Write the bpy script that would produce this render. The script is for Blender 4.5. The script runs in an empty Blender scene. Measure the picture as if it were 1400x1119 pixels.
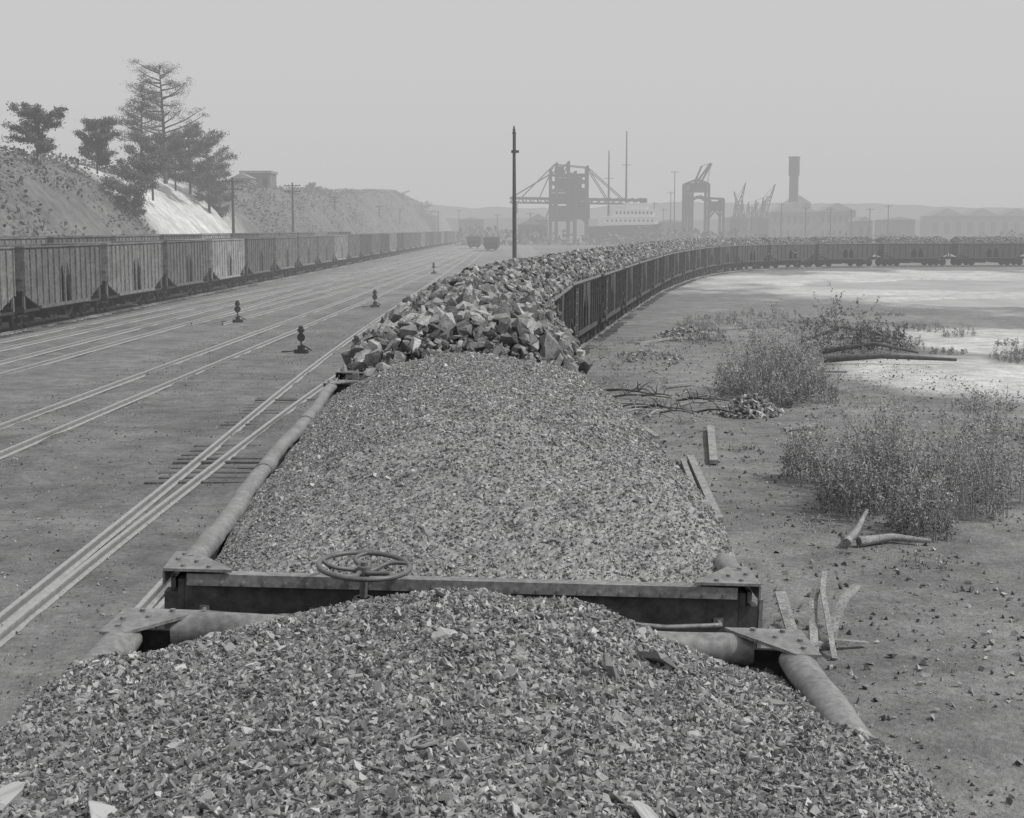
import bpy, bmesh, math, random
import numpy as np
from mathutils import Vector, Matrix
random.seed(7); rng=np.random.default_rng(7)
scene=bpy.context.scene; COL=scene.collection
scene.view_settings.view_transform='Standard'
try: scene.view_settings.look='None'
except Exception: pass
scene.view_settings.exposure=0

# ------------------------------------------------------------ materials
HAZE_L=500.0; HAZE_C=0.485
def mat(name,col,rough=.85,ns=8.,amt=.3,bump=0.,attr=False,spec=.3,ns2=None,bd=.02,bns=None):
    m=bpy.data.materials.new(name); m.use_nodes=True; nt=m.node_tree; N=nt.nodes; K=nt.links; N.clear()
    out=N.new('ShaderNodeOutputMaterial'); p=N.new('ShaderNodeBsdfPrincipled')
    p.inputs['Roughness'].default_value=rough
    p.inputs['Specular IOR Level'].default_value=spec
    tc=N.new('ShaderNodeTexCoord')
    def noise(sc,det=3):
        n=N.new('ShaderNodeTexNoise'); n.inputs['Scale'].default_value=sc; n.inputs['Detail'].default_value=det
        n.inputs['Roughness'].default_value=.65; K.new(tc.outputs['Object'],n.inputs['Vector']); return n
    def M(op,a,b=None,c=None):
        q=N.new('ShaderNodeMath'); q.operation=op
        for i,v in enumerate((a,b,c)):
            if v is None: continue
            if isinstance(v,(int,float)): q.inputs[i].default_value=v
            else: K.new(v,q.inputs[i])
        return q.outputs[0]
    v=float(col)
    if amt>0:
        n=noise(ns); mr=N.new('ShaderNodeMapRange')
        mr.inputs['From Min'].default_value=.3; mr.inputs['From Max'].default_value=.7
        mr.inputs['To Min'].default_value=1-amt; mr.inputs['To Max'].default_value=1+amt
        K.new(n.outputs['Fac'],mr.inputs['Value'])
        v=M('MULTIPLY',mr.outputs[0],col)
    if ns2:
        n2=noise(ns2,3); mr2=N.new('ShaderNodeMapRange')
        mr2.inputs['From Min'].default_value=.35; mr2.inputs['From Max'].default_value=.65
        mr2.inputs['To Min'].default_value=1-amt; mr2.inputs['To Max'].default_value=1+amt
        K.new(n2.outputs['Fac'],mr2.inputs['Value']); v=M('MULTIPLY',v,mr2.outputs[0])
    if attr:
        a=N.new('ShaderNodeAttribute'); a.attribute_name='shade'; v=M('MULTIPLY',v,a.outputs['Fac'])
    v=M('MINIMUM',v,.8)
    K.new(v,p.inputs['Base Color'])
    if bump>0:
        b=N.new('ShaderNodeBump'); b.inputs['Strength'].default_value=bump; b.inputs['Distance'].default_value=bd
        nb=noise(bns or ns*2.5,4); K.new(nb.outputs['Fac'],b.inputs['Height']); K.new(b.outputs['Normal'],p.inputs['Normal'])
    # air haze painted in: surfaces mix to emitted air colour with distance from yard
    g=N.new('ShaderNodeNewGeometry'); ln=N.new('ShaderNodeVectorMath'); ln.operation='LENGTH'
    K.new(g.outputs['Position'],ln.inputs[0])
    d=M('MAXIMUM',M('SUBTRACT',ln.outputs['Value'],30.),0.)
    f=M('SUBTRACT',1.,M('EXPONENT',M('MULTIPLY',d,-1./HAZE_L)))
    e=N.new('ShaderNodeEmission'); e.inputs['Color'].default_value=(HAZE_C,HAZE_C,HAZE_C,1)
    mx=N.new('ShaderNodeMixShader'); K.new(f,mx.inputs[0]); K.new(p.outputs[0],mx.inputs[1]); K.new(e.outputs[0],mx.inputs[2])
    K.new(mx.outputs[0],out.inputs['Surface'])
    return m
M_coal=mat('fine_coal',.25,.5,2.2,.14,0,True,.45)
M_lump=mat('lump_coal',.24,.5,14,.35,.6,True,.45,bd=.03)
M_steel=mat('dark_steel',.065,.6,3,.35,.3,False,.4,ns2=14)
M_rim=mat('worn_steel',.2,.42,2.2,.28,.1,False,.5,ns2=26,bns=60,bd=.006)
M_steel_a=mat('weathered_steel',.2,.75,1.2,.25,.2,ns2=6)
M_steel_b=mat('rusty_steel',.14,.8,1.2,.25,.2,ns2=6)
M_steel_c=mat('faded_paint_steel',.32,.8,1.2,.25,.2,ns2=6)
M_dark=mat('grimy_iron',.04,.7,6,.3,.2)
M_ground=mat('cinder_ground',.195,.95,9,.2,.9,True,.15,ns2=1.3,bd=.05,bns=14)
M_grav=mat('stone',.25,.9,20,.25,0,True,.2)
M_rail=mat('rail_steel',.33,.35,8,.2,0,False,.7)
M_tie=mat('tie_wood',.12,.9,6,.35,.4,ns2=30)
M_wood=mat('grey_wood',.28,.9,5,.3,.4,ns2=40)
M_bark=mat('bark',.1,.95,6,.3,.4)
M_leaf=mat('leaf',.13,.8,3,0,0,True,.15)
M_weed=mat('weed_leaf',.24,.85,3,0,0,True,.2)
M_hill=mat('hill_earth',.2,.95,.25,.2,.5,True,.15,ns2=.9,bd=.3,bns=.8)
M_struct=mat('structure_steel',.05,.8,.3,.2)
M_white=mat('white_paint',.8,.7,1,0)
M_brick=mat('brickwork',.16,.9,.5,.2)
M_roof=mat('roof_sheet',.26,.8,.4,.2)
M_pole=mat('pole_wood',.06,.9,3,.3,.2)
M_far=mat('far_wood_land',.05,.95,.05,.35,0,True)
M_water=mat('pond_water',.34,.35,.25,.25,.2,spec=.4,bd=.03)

# ------------------------------------------------------------ helpers
def vn(x,y,seed=0):
    x=np.asarray(x,float); y=np.asarray(y,float)
    xi=np.floor(x); yi=np.floor(y); fx=x-xi; fy=y-yi
    fx=fx*fx*(3-2*fx); fy=fy*fy*(3-2*fy)
    def h(a,b):
        s=np.sin(a*127.1+b*311.7+seed*74.7)*43758.5453; return s-np.floor(s)
    return (h(xi,yi)*(1-fx)+h(xi+1,yi)*fx)*(1-fy)+(h(xi,yi+1)*(1-fx)+h(xi+1,yi+1)*fx)*fy
def fbm(x,y,seed=0,o=4):
    s=0;a=.5;t=0
    for i in range(o):
        s=s+a*vn(x*2**i,y*2**i,seed+i*3); t+=a; a*=.5
    return s/t
def tag(o,label=None,cat=None,group=None,kind=None):
    if label:o['label']=label
    if cat:o['category']=cat
    if group:o['group']=group
    if kind:o['kind']=kind
    return o
def link(name,me,parent=None,loc=None,rot=None):
    o=bpy.data.objects.new(name,me); COL.objects.link(o)
    if parent: o.parent=parent
    if loc is not None:o.location=loc
    if rot is not None:o.rotation_euler=rot
    return o
def tri_mesh(name,V,T,shade,mats,smooth=False):
    me=bpy.data.meshes.new(name)
    V=np.ascontiguousarray(V,dtype=np.float32); T=np.ascontiguousarray(T,dtype=np.int32)
    k=T.shape[1]
    me.vertices.add(len(V)); me.vertices.foreach_set('co',V.ravel())
    me.loops.add(T.size); me.loops.foreach_set('vertex_index',T.ravel())
    me.polygons.add(len(T)); me.polygons.foreach_set('loop_start',np.arange(0,T.size,k,dtype=np.int32))
    if shade is not None:
        dom='FACE' if len(shade)==len(T) and len(T)!=len(V) else 'POINT'
        a=me.attributes.new('shade','FLOAT',dom); a.data.foreach_set('value',np.asarray(shade,dtype=np.float32))
    me.update(calc_edges=True)
    if smooth: me.shade_smooth()
    else: me.shade_flat()
    for m in mats: me.materials.append(m)
    return me
class MB:
    def __init__(s): s.v=[];s.f=[];s.m=[];s.sm=[]
    def add(s,vs,fs,mi=0,sm=False):
        b=len(s.v); s.v+= [tuple(v) for v in vs]
        for f in fs: s.f.append([b+i for i in f]); s.m.append(mi); s.sm.append(sm)
    def box(s,c,d,mi=0,rot=None):
        x,y,z=[q/2 for q in d]
        vs=[Vector(p) for p in ((-x,-y,-z),(x,-y,-z),(x,y,-z),(-x,y,-z),(-x,-y,z),(x,-y,z),(x,y,z),(-x,y,z))]
        if rot is not None: vs=[rot@p for p in vs]
        vs=[p+Vector(c) for p in vs]
        s.add(vs,[(0,3,2,1),(4,5,6,7),(0,1,5,4),(1,2,6,5),(2,3,7,6),(3,0,4,7)],mi)
    def beam(s,a,b,w,h=None,mi=0,roll=0):
        a=Vector(a);b=Vector(b);h=h or w; d=b-a; L=d.length
        if L<1e-6:return
        q=d.to_track_quat('Y','Z').to_matrix()
        s.box((a+b)/2,(w,L,h),mi,q)
    def tube(s,pts,r,n=8,mi=0,cap=True,sq=1.):
        pts=[Vector(p) for p in pts]; N=len(pts)
        if not isinstance(r,(list,tuple)): r=[r]*N
        base=[];prev=None
        for i,p in enumerate(pts):
            d=(pts[min(i+1,N-1)]-pts[max(i-1,0)]).normalized()
            if prev is None:
                u=d.orthogonal().normalized()
            else:
                u=(prev-d*prev.dot(d)).normalized()
            prev=u; w=d.cross(u)
            for k in range(n):
                t=2*math.pi*k/n; q=(u*math.cos(t)+w*math.sin(t))*r[i]
                base.append(p+Vector((q.x,q.y,q.z*sq)))
        fs=[]
        for i in range(N-1):
            for k in range(n):
                a=i*n+k;b=i*n+(k+1)%n; fs.append((a,b,b+n,a+n))
        s.add(base,fs,mi,True)
        if cap:
            s.add(base[:n],[tuple(range(n))[::-1]],mi); s.add(base[-n:],[tuple(range(n))],mi)
    def prism(s,poly,axis,a,b,mi=0):
        def mk(u,w,t):
            return (t,u,w) if axis=='x' else ((u,t,w) if axis=='y' else (u,w,t))
        n=len(poly); vs=[mk(u,w,a) for u,w in poly]+[mk(u,w,b) for u,w in poly]
        fs=[tuple(range(n)),tuple(range(2*n-1,n-1,-1))]+[(i,(i+1)%n,n+(i+1)%n,n+i) for i in range(n)]
        s.add(vs,fs,mi)
    def mesh(s,name,mats):
        me=bpy.data.meshes.new(name); me.from_pydata(s.v,[],s.f)
        me.polygons.foreach_set('material_index',s.m)
        me.polygons.foreach_set('use_smooth',s.sm)
        for m in mats: me.materials.append(m)
        bm=bmesh.new(); bm.from_mesh(me); bmesh.ops.recalc_face_normals(bm,faces=bm.faces); bm.to_mesh(me); bm.free()
        me.update(); return me

# chunk templates
def templates(n,kind,seed):
    r=np.random.default_rng(seed); out=[]
    for i in range(n):
        if kind in('block','flat'):
            C=np.array([(x,y,z) for x in(-1,1) for y in(-1,1) for z in(-1,1)],float)*.41+r.uniform(-.16,.16,(8,3))
            P=[]
            for c in C:
                q=r.uniform()
                if q<.08: continue
                if q<.35: P.append(c)
                else:
                    ax=r.integers(0,3); a=c.copy();a[ax]*=.5; b=c.copy(); b[(ax+1)%3]*=.55; P+= [a,b]
            P=np.array(P); sc=np.array([1.05,r.uniform(.55,.95),r.uniform(.3,.62) if kind=='block' else r.uniform(.16,.3)])
        else:
            P=r.normal(size=(6,3)); P/=np.linalg.norm(P,axis=1)[:,None]; P*=.6*r.uniform(.8,1.1,(6,1)); sc=np.array([1,r.uniform(.6,.95),r.uniform(.35,.7)])
        P=P*sc
        bm=bmesh.new()
        for p in P: bm.verts.new(p)
        bmesh.ops.convex_hull(bm,input=bm.verts)
        bmesh.ops.delete(bm,geom=[v for v in bm.verts if not v.link_faces],context='VERTS')
        bmesh.ops.triangulate(bm,faces=bm.faces)
        bmesh.ops.recalc_face_normals(bm,faces=bm.faces)
        bm.verts.index_update()
        out.append((np.array([v.co[:] for v in bm.verts]),np.array([[v.index for v in f.verts] for f in bm.faces])))
        bm.free()
    return out
T_fine=templates(14,'fine',1); T_lump=templates(28,'block',2); T_flat=templates(14,'flat',3)
def rotm(n,tilt=None):
    q=rng.normal(size=(n,4)); 
    if tilt is not None:
        q=np.stack([np.ones(n)*1.0,*(rng.normal(size=(2,n))*tilt),np.zeros(n)],1)
    q/=np.linalg.norm(q,axis=1)[:,None]; w,x,y,z=q.T
    R=np.stack([1-2*(y*y+z*z),2*(x*y-z*w),2*(x*z+y*w),2*(x*y+z*w),1-2*(x*x+z*z),2*(y*z-x*w),2*(x*z-y*w),2*(y*z+x*w),1-2*(x*x+y*y)],1).reshape(n,3,3)
    if tilt is not None:
        a=rng.uniform(0,6.283,n); c,s_=np.cos(a),np.sin(a); Z=np.zeros((n,3,3)); Z[:,0,0]=c;Z[:,0,1]=-s_;Z[:,1,0]=s_;Z[:,1,1]=c;Z[:,2,2]=1
        R=R@Z
    return R
def scatter(P,S,tmps,lo=.6,hi=1.5,tilt=None,pw=1.6):
    n=len(P); Vs=[];Ts=[];Sh=[];off=0; which=rng.integers(0,len(tmps),n)
    for k,(tv,tt) in enumerate(tmps):
        idx=np.where(which==k)[0]
        if len(idx)==0: continue
        R=rotm(len(idx),tilt); st=rng.uniform(.8,1.3,(len(idx),1,3))
        V=np.einsum('nij,nvj->nvi',R,tv[None]*st)*S[idx][:,None,None]+P[idx][:,None,:]
        Tt=tt[None]+(np.arange(len(idx))*len(tv))[:,None,None]+off
        sh=lo+(hi-lo)*rng.uniform(0,1,len(idx))**pw
        Sh.append(np.repeat(sh,len(tt))*rng.uniform(.85,1.15,len(idx)*len(tt)))
        Vs.append(V.reshape(-1,3)); Ts.append(Tt.reshape(-1,3)); off+=len(idx)*len(tv)
    return np.vstack(Vs),np.vstack(Ts),np.concatenate(Sh)
def merge(parts):
    V=[];T=[];S=[];o=0
    for v,t,s in parts: V.append(v);T.append(t+o);S.append(s);o+=len(v)
    return np.vstack(V),np.vstack(T),np.concatenate(S)
def grid_tris(xs,ys,zf,shade):
    X,Y=np.meshgrid(xs,ys); Z=zf(X,Y); nx=len(xs);ny=len(ys)
    V=np.stack([X.ravel(),Y.ravel(),Z.ravel()],1)
    i=np.arange(nx-1)[None]+np.arange(ny-1)[:,None]*nx; i=i.ravel()
    T=np.vstack([np.stack([i,i+1,i+nx+1],1),np.stack([i,i+nx+1,i+nx],1)])
    return V,T,shade*rng.uniform(.6,1.4,len(T))

# ------------------------------------------------------------ ground
def smooth(a,b,x):
    t=np.clip((x-a)/(b-a),0,1); return t*t*(3-2*t)
def ell(x,y,cx,cy,rx,ry): return 1-np.sqrt(((x-cx)/rx)**2+((y-cy)/ry)**2)
def watermask(x,y):
    x=np.asarray(x,float);y=np.asarray(y,float)
    n=(fbm(x*.22,y*.12,5)-.5)*1.6
    w=np.maximum.reduce([ell(x,y,46,120,22,15),ell(x,y,34,92,10,6)])
    return w+n*.35
def sandmask(x,y):
    x=np.asarray(x,float);y=np.asarray(y,float)
    n=(fbm(x*.3,y*.16,6)-.5)*1.8
    w=np.maximum.reduce([ell(x,y,44,120,28,38),ell(x,y,14.5,46,4,7),ell(x,y,21,60,5,8)])
    return w+n*.4
def ground_z(x,y):
    z=(fbm(np.asarray(x)*.9,np.asarray(y)*.9,1)-.5)*.09+(fbm(np.asarray(x)*.15,np.asarray(y)*.15,2)-.5)*.10
    near=smooth(400,120,np.abs(y)); z=z*near
    z=z*smooth(-30,-24,x)
    w=watermask(x,y); z=z-.22*smooth(-.02,.14,w)
    z=np.where(np.asarray(x)<2.,np.clip(z,-.06,.025),z)
    return z
xs=np.concatenate([[-3000,-1500,-700,-300,-150,-80,-50],np.arange(-30,-14,1.),np.arange(-14,18,.28),np.arange(18,75,1.),[85,110,160,300,700,1500,3000]])
ys=np.concatenate([[-200,-60,-20],np.arange(0,70,.35),np.arange(70,180,1.),np.arange(180,420,8.),[450,520,650,900,1400,2200,4000]])
V,T,S=grid_tris(xs,ys,ground_z,1.)
x,y=V[:,0],V[:,1]
sh=.78+.55*(fbm(x*.35,y*.35,9)-.2)
sh*=np.where(x<1.5,.84+.28*fbm(x*1.6,y*.10,12),1.12+.22*(fbm(x*1.3,y*.8,13)-.5))
wm=sandmask(x,y); sh*=1+1.4*smooth(-.2,.15,wm)*(x>4)
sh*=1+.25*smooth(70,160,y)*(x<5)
sg=tri_mesh('ground',V,T,sh,[M_ground],True)
tag(link('ground',sg),'cinder and gravel yard ground',None,None,'structure')
wb=MB(); wb.add([(9,70,-.085),(75,70,-.085),(75,172,-.085),(9,172,-.085)],[(0,1,2,3)])
tag(link('water',wb.mesh('water',[M_water])),'shallow pale pond water beside the yard',None,None,'structure')

def stones(n,x0,x1,y0,y1,s0,s1,pw=2.5):
    px=rng.uniform(x0,x1,n);py=y0+(y1-y0)*rng.uniform(0,1,n)**1.4
    keep=(fbm(px*.7,py*.7,21)>.38+rng.uniform(-.15,.15,n)); px,py=px[keep],py[keep]
    s=s0+(s1-s0)*rng.uniform(0,1,len(px))**pw
    return scatter(np.stack([px,py,ground_z(px,py)+s*.15],1),s,T_fine,.45,1.5)
g=merge([stones(52000,1.6,14,11,62,.015,.11,7),stones(34000,-13,-1.8,14,70,.015,.07,5)])
tag(link('gravel',tri_mesh('gravel',*g,[M_grav])),'loose stones and spilled coal bits','gravel',None,'stuff')

# ------------------------------------------------------------ paths & tracks
def catmull(P,step=.5):
    P=[np.array(p,float) for p in P]; P=[2*P[0]-P[1]]+P+[2*P[-1]-P[-2]]; out=[]
    for i in range(1,len(P)-2):
        a,b,c,d=P[i-1:i+3]; n=max(2,int(np.linalg.norm(c-b)/step))
        for k in range(n):
            t=k/n; out.append(.5*((2*b)+(-a+c)*t+(2*a-5*b+4*c-d)*t*t+(-a+3*b-3*c+d)*t**3))
    out.append(P[-2]); return np.array(out)
class Path:
    def __init__(s,P,step=.5):
        s.p=catmull(P,step); d=np.linalg.norm(np.diff(s.p,axis=0),axis=1); s.s=np.concatenate([[0],np.cumsum(d)])
    def at(s,t): return np.array([np.interp(t,s.s,s.p[:,0]),np.interp(t,s.s,s.p[:,1])])
    def tan(s,t):
        d=s.at(t+1.)-s.at(t-1.); return d/np.linalg.norm(d)
    def s_of_y(s,y): return float(np.interp(y,s.p[:200,1],s.s[:200]))
def rail_mesh(path,off,z0,z1,w=.07):
    p=path.p; d=np.gradient(p,axis=0); d/=np.linalg.norm(d,axis=1)[:,None]; nrm=np.stack([d[:,1],-d[:,0]],1)
    c=p+nrm*off; mb=MB(); vs=[];n=len(c)
    prof=[(-.06,z0),(.06,z0),(.012,z0+.03),(w/2,z1-.03),(w/2,z1),(-w/2,z1),(-w/2,z1-.03),(-.012,z0+.03)]
    for i in range(n):
        for a,z in prof: q=c[i]+nrm[i]*a; vs.append((q[0],q[1],z))
    k=len(prof); fs=[]
    for i in range(n-1):
        for j in range(k): a=i*k+j;b=i*k+(j+1)%k; fs.append((a,b,b+k,a+k))
    mb.add(vs,fs); return mb.mesh('rail',[M_rail])
def track(P,label,tiez=.02,tie_to=200,step=1.5,z1=.13,show=None):
    path=Path(P,step); e=link('railway_track',None); tag(e,label,'railway track','yard tracks','structure')
    e.empty_display_size=.5
    for o in(-.76,.76): link('rail',rail_mesh(path,o,.0,z1),e)
    mb=MB(); t=0
    while t<path.s[-1] and path.at(t)[1]<tie_to:
        c=path.at(t);d=path.tan(t); yaw=math.atan2(-d[0],d[1])+random.uniform(-.02,.02)
        tz=tiez
        if show:
            tz=tiez if show[0]<c[1]<show[1] else tiez-.055
        mb.box((c[0]+random.uniform(-.06,.06),c[1],tz-.08+random.uniform(-.02,.012)),(2.5+random.uniform(-.1,.1),.21,.16),0,Matrix.Rotation(yaw,3,'Z')); t+=.56
    if mb.v:
        o=link('ties',mb.mesh('ties',[M_tie]),e); o['kind']='stuff'
    return path
main=Path([(-.1,-14),(-.22,-4),(-.32,6),(-.46,10.5),(-.64,16.3),(-.76,27),(-.4,38),(.6,48),(2.5,60),(6.,82),(11.2,112),(18,142),(25,160),(36,172),(51,178),(70,180),(95,177),(130,170)],.5)
track([tuple(main.p[i]) for i in range(0,len(main.p),8)]+[(130,170)],'track under the loaded coal train, curving away',.03,220)
track([(-5.0,4),(-5.33,24),(-5.9,55),(-6.0,110),(-6.3,300)],'track with exposed ties beside the coal train',.012,90,show=(26,40))
track([(-4.85,4),(-4.95,14),(-4.98,24),(-4.75,42),(-4.0,60),(-2.6,85)],'turnout track branching next to the coal train',-.05,60,z1=.124)
track([(-11.5,4),(-10.9,40),(-9.2,146),(-7.0,400),(-5,700)],'half buried yard track',-.05,120,3,.13)
track([(-17.3,4),(-16.5,60),(-14.9,180),(-12.6,345),(-9,700)],'half buried yard track',-.05,120,3,.13)
track([(-20.2,50),(-18.6,95),(-15.2,150),(-11.6,220),(-9,320),(-7.6,420)],'crossover yard track with gentle curve',-.05,120,3,.13)
track([(-14.6,70),(-12.9,110),(-11.2,170),(-10.4,240),(-9.2,420)],'crossover yard track with gentle curve',-.05,120,3,.125)
track([(-23.6,20),(-22.8,60),(-17.7,400),(-12,780)],'track under the empty hopper cars',.03,120,3)
track([(-29.0,20),(-28.2,60),(-22,450)],'rear track under the empty hopper cars',.03,100,3)

# ------------------------------------------------------------ rolling stock meshes
def rod(mb,pts,r=.012,n=6,mi=0): mb.tube(pts,r,n,mi)
def body_mesh(L,W,zr,m1,nr=10,low=.98,cut=1.5,near=False):
    mb=MB(); hx=W/2; hl=L/2; t=.03
    bay=.85; up=.62
    def lowz(yy): return low+max(0,(abs(yy)-(hl-cut))/cut)*up
    for sx in(-1,1):
        xo=sx*hx
        for sy in(-1,1):
            mb.prism([(sy*bay,low),(sy*(hl-cut),low),(sy*hl,low+up),(sy*hl,zr),(sy*bay,zr)],'x',xo-sx*t,xo,0)
            mb.beam((xo-sx*.06,sy*(hl-.08),low-.05),(xo-sx*.06,sy*(hl-.08),zr-.2),.1,.12,0)
            mb.beam((xo-sx*.06,sy*(hl-cut),low),(xo-sx*.06,sy*(hl-.1),low+up),.06,.08,0)
        zs=low+(zr-low)*.42; za=low+(zr-low)*.72
        for (a,b) in((-bay,-.09),(.09,bay)):
            m=(a+b)/2+(.12 if a<0 else -.12)
            mb.prism([(a,low),(a+.08,low),(a+.08,zs),(m,za),(b-.03,zs),(b-.03,low),(b,low),(b,zr),(a,zr)],'x',xo-sx*t,xo,0)
        mb.box((xo-sx*.02,0,(low+zr)/2),(.09,.16,zr-low))
        for i in range(nr+1):
            yy=-hl+.06+(L-.12)*i/nr
            if abs(yy)<bay*.9: continue
            lz=lowz(yy)
            mb.box((xo+sx*.035,yy,(lz+zr)/2-.03),(.07,.09,zr-lz-.08))
        mb.box((xo+sx*.045,0,low-.02),(.09,L-2*cut,.15))
        mb.box((xo-sx*.06,0,low-.11),(.08,L-.1,.12),1)
    for sy in(-1,1):
        zb=1.15 if near else 1.7
        mb.box((0,sy*(hl-t/2),(zb+zr)/2),(W-2*t-.004,t,zr-zb))
        if not near:
            for zz in (1.8,2.3): mb.box((0,sy*(hl+.035),zz),(W-.1,.07,.1))
        else: mb.box((0,sy*(hl+.035),1.3),(W-.1,.07,.1))
        mb.box((0,sy*(hl-.1),.92),(W-.05,.22,.26),1)
        mb.add([(-hx+.04,sy*(hl-.06),zr-1.05),(hx-.04,sy*(hl-.06),zr-1.05),(hx-.04,sy*.9,.55),(-hx+.04,sy*.9,.55)],[(0,1,2,3)],1)
        mb.prism([(sy*.12,1.0),(sy*2.3,1.0),(sy*1.45,.34),(sy*.75,.34)],'x',-1.25,1.25,1)
    mb.add([(-hx+.05,-.92,.6),(hx-.05,-.92,.6),(hx-.05,0,za+.12),(-hx+.05,0,za+.12),(hx-.05,.92,.6),(-hx+.05,.92,.6)],[(0,1,2,3),(3,2,4,5)],1)  # dark inner ridge, added to keep daylight out of the side openings
    mb.box((0,0,(za+.9)/2),(.3,1.1,za-.9),1)  # centre wall added to block light from the opposite opening
    mb.box((0,0,.86),(.42,L+.3,.26),1)
    return mb.mesh('body',[m1,M_dark])
def rim_angle(L,W,zr,m):
    mb=MB();hx=W/2;hl=L/2
    for sx in(-1,1): mb.box((sx*(hx+.02),0,zr+.03),(.1,L+.08,.07)); 
    for sy in(-1,1): mb.box((0,sy*(hl+.0),zr+.031),(W-.065,.08,.066))
    return mb.mesh('top_rim',[m])
def rim_tube(L,W,zr,m,seed,n=90,r=.06,endtube=False):
    rr=random.Random(seed); mb=MB(); hx=W/2-.01; hl=L/2-.24
    for sx in(-1,1):
        pts=[];rad=[]
        ph=rr.uniform(0,6)
        for i in range(n):
            yy=-hl+2*hl*i/(n-1)
            dx=.013*math.sin(yy*.9+ph)+.005*math.sin(yy*3.3+ph*2)+.003*math.sin(yy*9+ph)
            dz=.010*math.sin(yy*1.5+ph*1.5)+.003*math.sin(yy*7.3)
            pts.append((sx*hx+dx,yy,zr+.01+dz)); rad.append(r*(1+.05*math.sin(yy*1.7+ph)+.02*math.sin(yy*6.1+ph)))
        mb.tube(pts,rad,20,sq=.75)
        for (ya,yb) in ((-hl,-hl*.84),(-hl*.3,-hl*.22),(hl*.35,hl*.4)):
            k=int((ya+hl)/(2*hl)*(n-1)); k2=int((yb+hl)/(2*hl)*(n-1))+1; mb.tube(pts[k:k2+1],[q+.006 for q in rad[k:k2+1]],20,sq=.78)
        mb.box((sx*(hx+.05),0,zr-.08),(.025,2*hl+.3,.13))
    if endtube:
        pts=[(-W/2+.16+(W-.32)*k/30,L/2-.02+.012*math.sin(k*.7),zr-.0+.01*math.sin(k*.4)) for k in range(31)]
        mb.tube(pts,.075,20)
    return mb.mesh('top_rim',[m])
def end_rim(W,m):
    mb=MB()
    mb.box((0,0,.0),(W-.1,.08,.014)); mb.box((0,-.034,-.03),(W-.1,.012,.046))
    for i in range(26):
        xx=-W/2+.12+(W-.24)*i/25; mb.tube([(xx,-.038,-.034),(xx,-.048,-.034)],.009,6)
    return mb.mesh('end_rim',[m])
def corner_mesh(m):
    mb=MB()
    mb.prism([(-.07,-.05),(.27,-.05),(.25,.0),(.07,.27),(.03,.34),(-.08,.34)],'z',0,.014)
    for p in((.02,.0),(.15,-.01),(-.03,.14),(-.02,.26),(.07,.1)):
        mb.tube([(p[0],p[1],.014),(p[0],p[1],.026)],.013,8)
    mb.box((-.072,.12,-.04),(.01,.3,.07))
    return mb.mesh('corner_plate',[m])
def truck_mesh():
    mb=MB()
    for sx in(-1,1):
        x=sx*1.0
        mb.beam((x,-1.05,.62),(x,1.05,.62),.09,.06)
        mb.beam((x,-1.0,.6),(x,-.3,.26),.08,.05); mb.beam((x,1.0,.6),(x,.3,.26),.08,.05)
        mb.beam((x,-.34,.26),(x,.34,.26),.08,.06)
        for yy in(-.28,.28): mb.box((x,yy,.44),(.12,.08,.36))
        for yy in(-.8,.8): mb.box((x+sx*.02,yy,.44),(.2,.26,.26))
        for yy in(-.12,.12): mb.tube([(x,yy,.3),(x,yy,.55)],.08,8)
    mb.box((0,0,.62),(2.1,.3,.2)); return mb.mesh('truck',[M_dark])
def wheelset_mesh():
    mb=MB()
    for sx in(-1,1):
        mb.tube([(sx*.69,0,0),(sx*.72,0,0)],.44,20); mb.tube([(sx*.72,0,0),(sx*.82,0,0)],.41,20)
        mb.tube([(sx*.82,0,0),(sx*.88,0,0)],.12,10)
    mb.tube([(-1.05,0,0),(1.05,0,0)],.07,8); return mb.mesh('wheelset',[M_dark])
def coupler_mesh():
    mb=MB(); mb.box((0,.12,0),(.14,.4,.16)); mb.prism([(-.14,.3),(.12,.3),(.16,.42),(.06,.5),(.04,.42),(-.08,.42),(-.1,.52),(-.18,.46)],'z',-.13,.13)
    return mb.mesh('coupler',[M_dark])
def grab_mesh(w):
    mb=MB(); rod(mb,[(-w/2,0,0),(-w/2,-.07,0),(-w/2+.03,-.08,0),(0,-.085,-.015),(w/2-.03,-.08,0),(w/2,-.07,0),(w/2,0,0)],.013)
    for s in(-1,1): mb.box((s*w/2,-.006,0),(.05,.012,.04))
    return mb.mesh('grab_iron',[M_rim])
def ladder_mesh():
    mb=MB()
    for x in(-.2,.2): mb.box((x,-.05,-.8),(.05,.02,1.7))
    for i in range(5): rod(mb,[(-.2,-.06,-.1-i*.35),(.2,-.06,-.1-i*.35)],.012)
    return mb.mesh('ladder',[M_rim])
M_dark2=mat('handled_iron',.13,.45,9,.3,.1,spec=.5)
def brake_meshes():
    mb=MB(); R=.225
    pts=[(R*math.cos(t),R*math.sin(t),0) for t in np.linspace(0,2*math.pi,41)]
    mb.tube(pts,.013,10,cap=False)
    mb.tube([(0,0,-.05),(0,0,.0)],.034,12); mb.tube([(0,0,.0),(0,0,.02)],.018,6)
    for k in range(5):
        a=k*2*math.pi/5; p=[]
        for j in range(9):
            r=.03+(R-.03)*j/8; b=a+.42*math.sin(j/8*math.pi)
            p.append((r*math.cos(b),r*math.sin(b),-.03+.03*(j/8)))
        mb.tube(p,[.014-.004*j/8 for j in range(9)],6)
    w=mb.mesh('brake_wheel',[M_dark2])
    mb=MB(); mb.tube([(0,0,-1.5),(0,0,-.04)],.02,8); mb.tube([(0,0,-.3),(0,0,-.16)],.034,12); mb.tube([(0,0,-.19),(0,0,-.16)],.05,12); mb.box((0,.05,-.24),(.1,.12,.02))
    return w,mb.mesh('brake_staff',[M_dark2])
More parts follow.
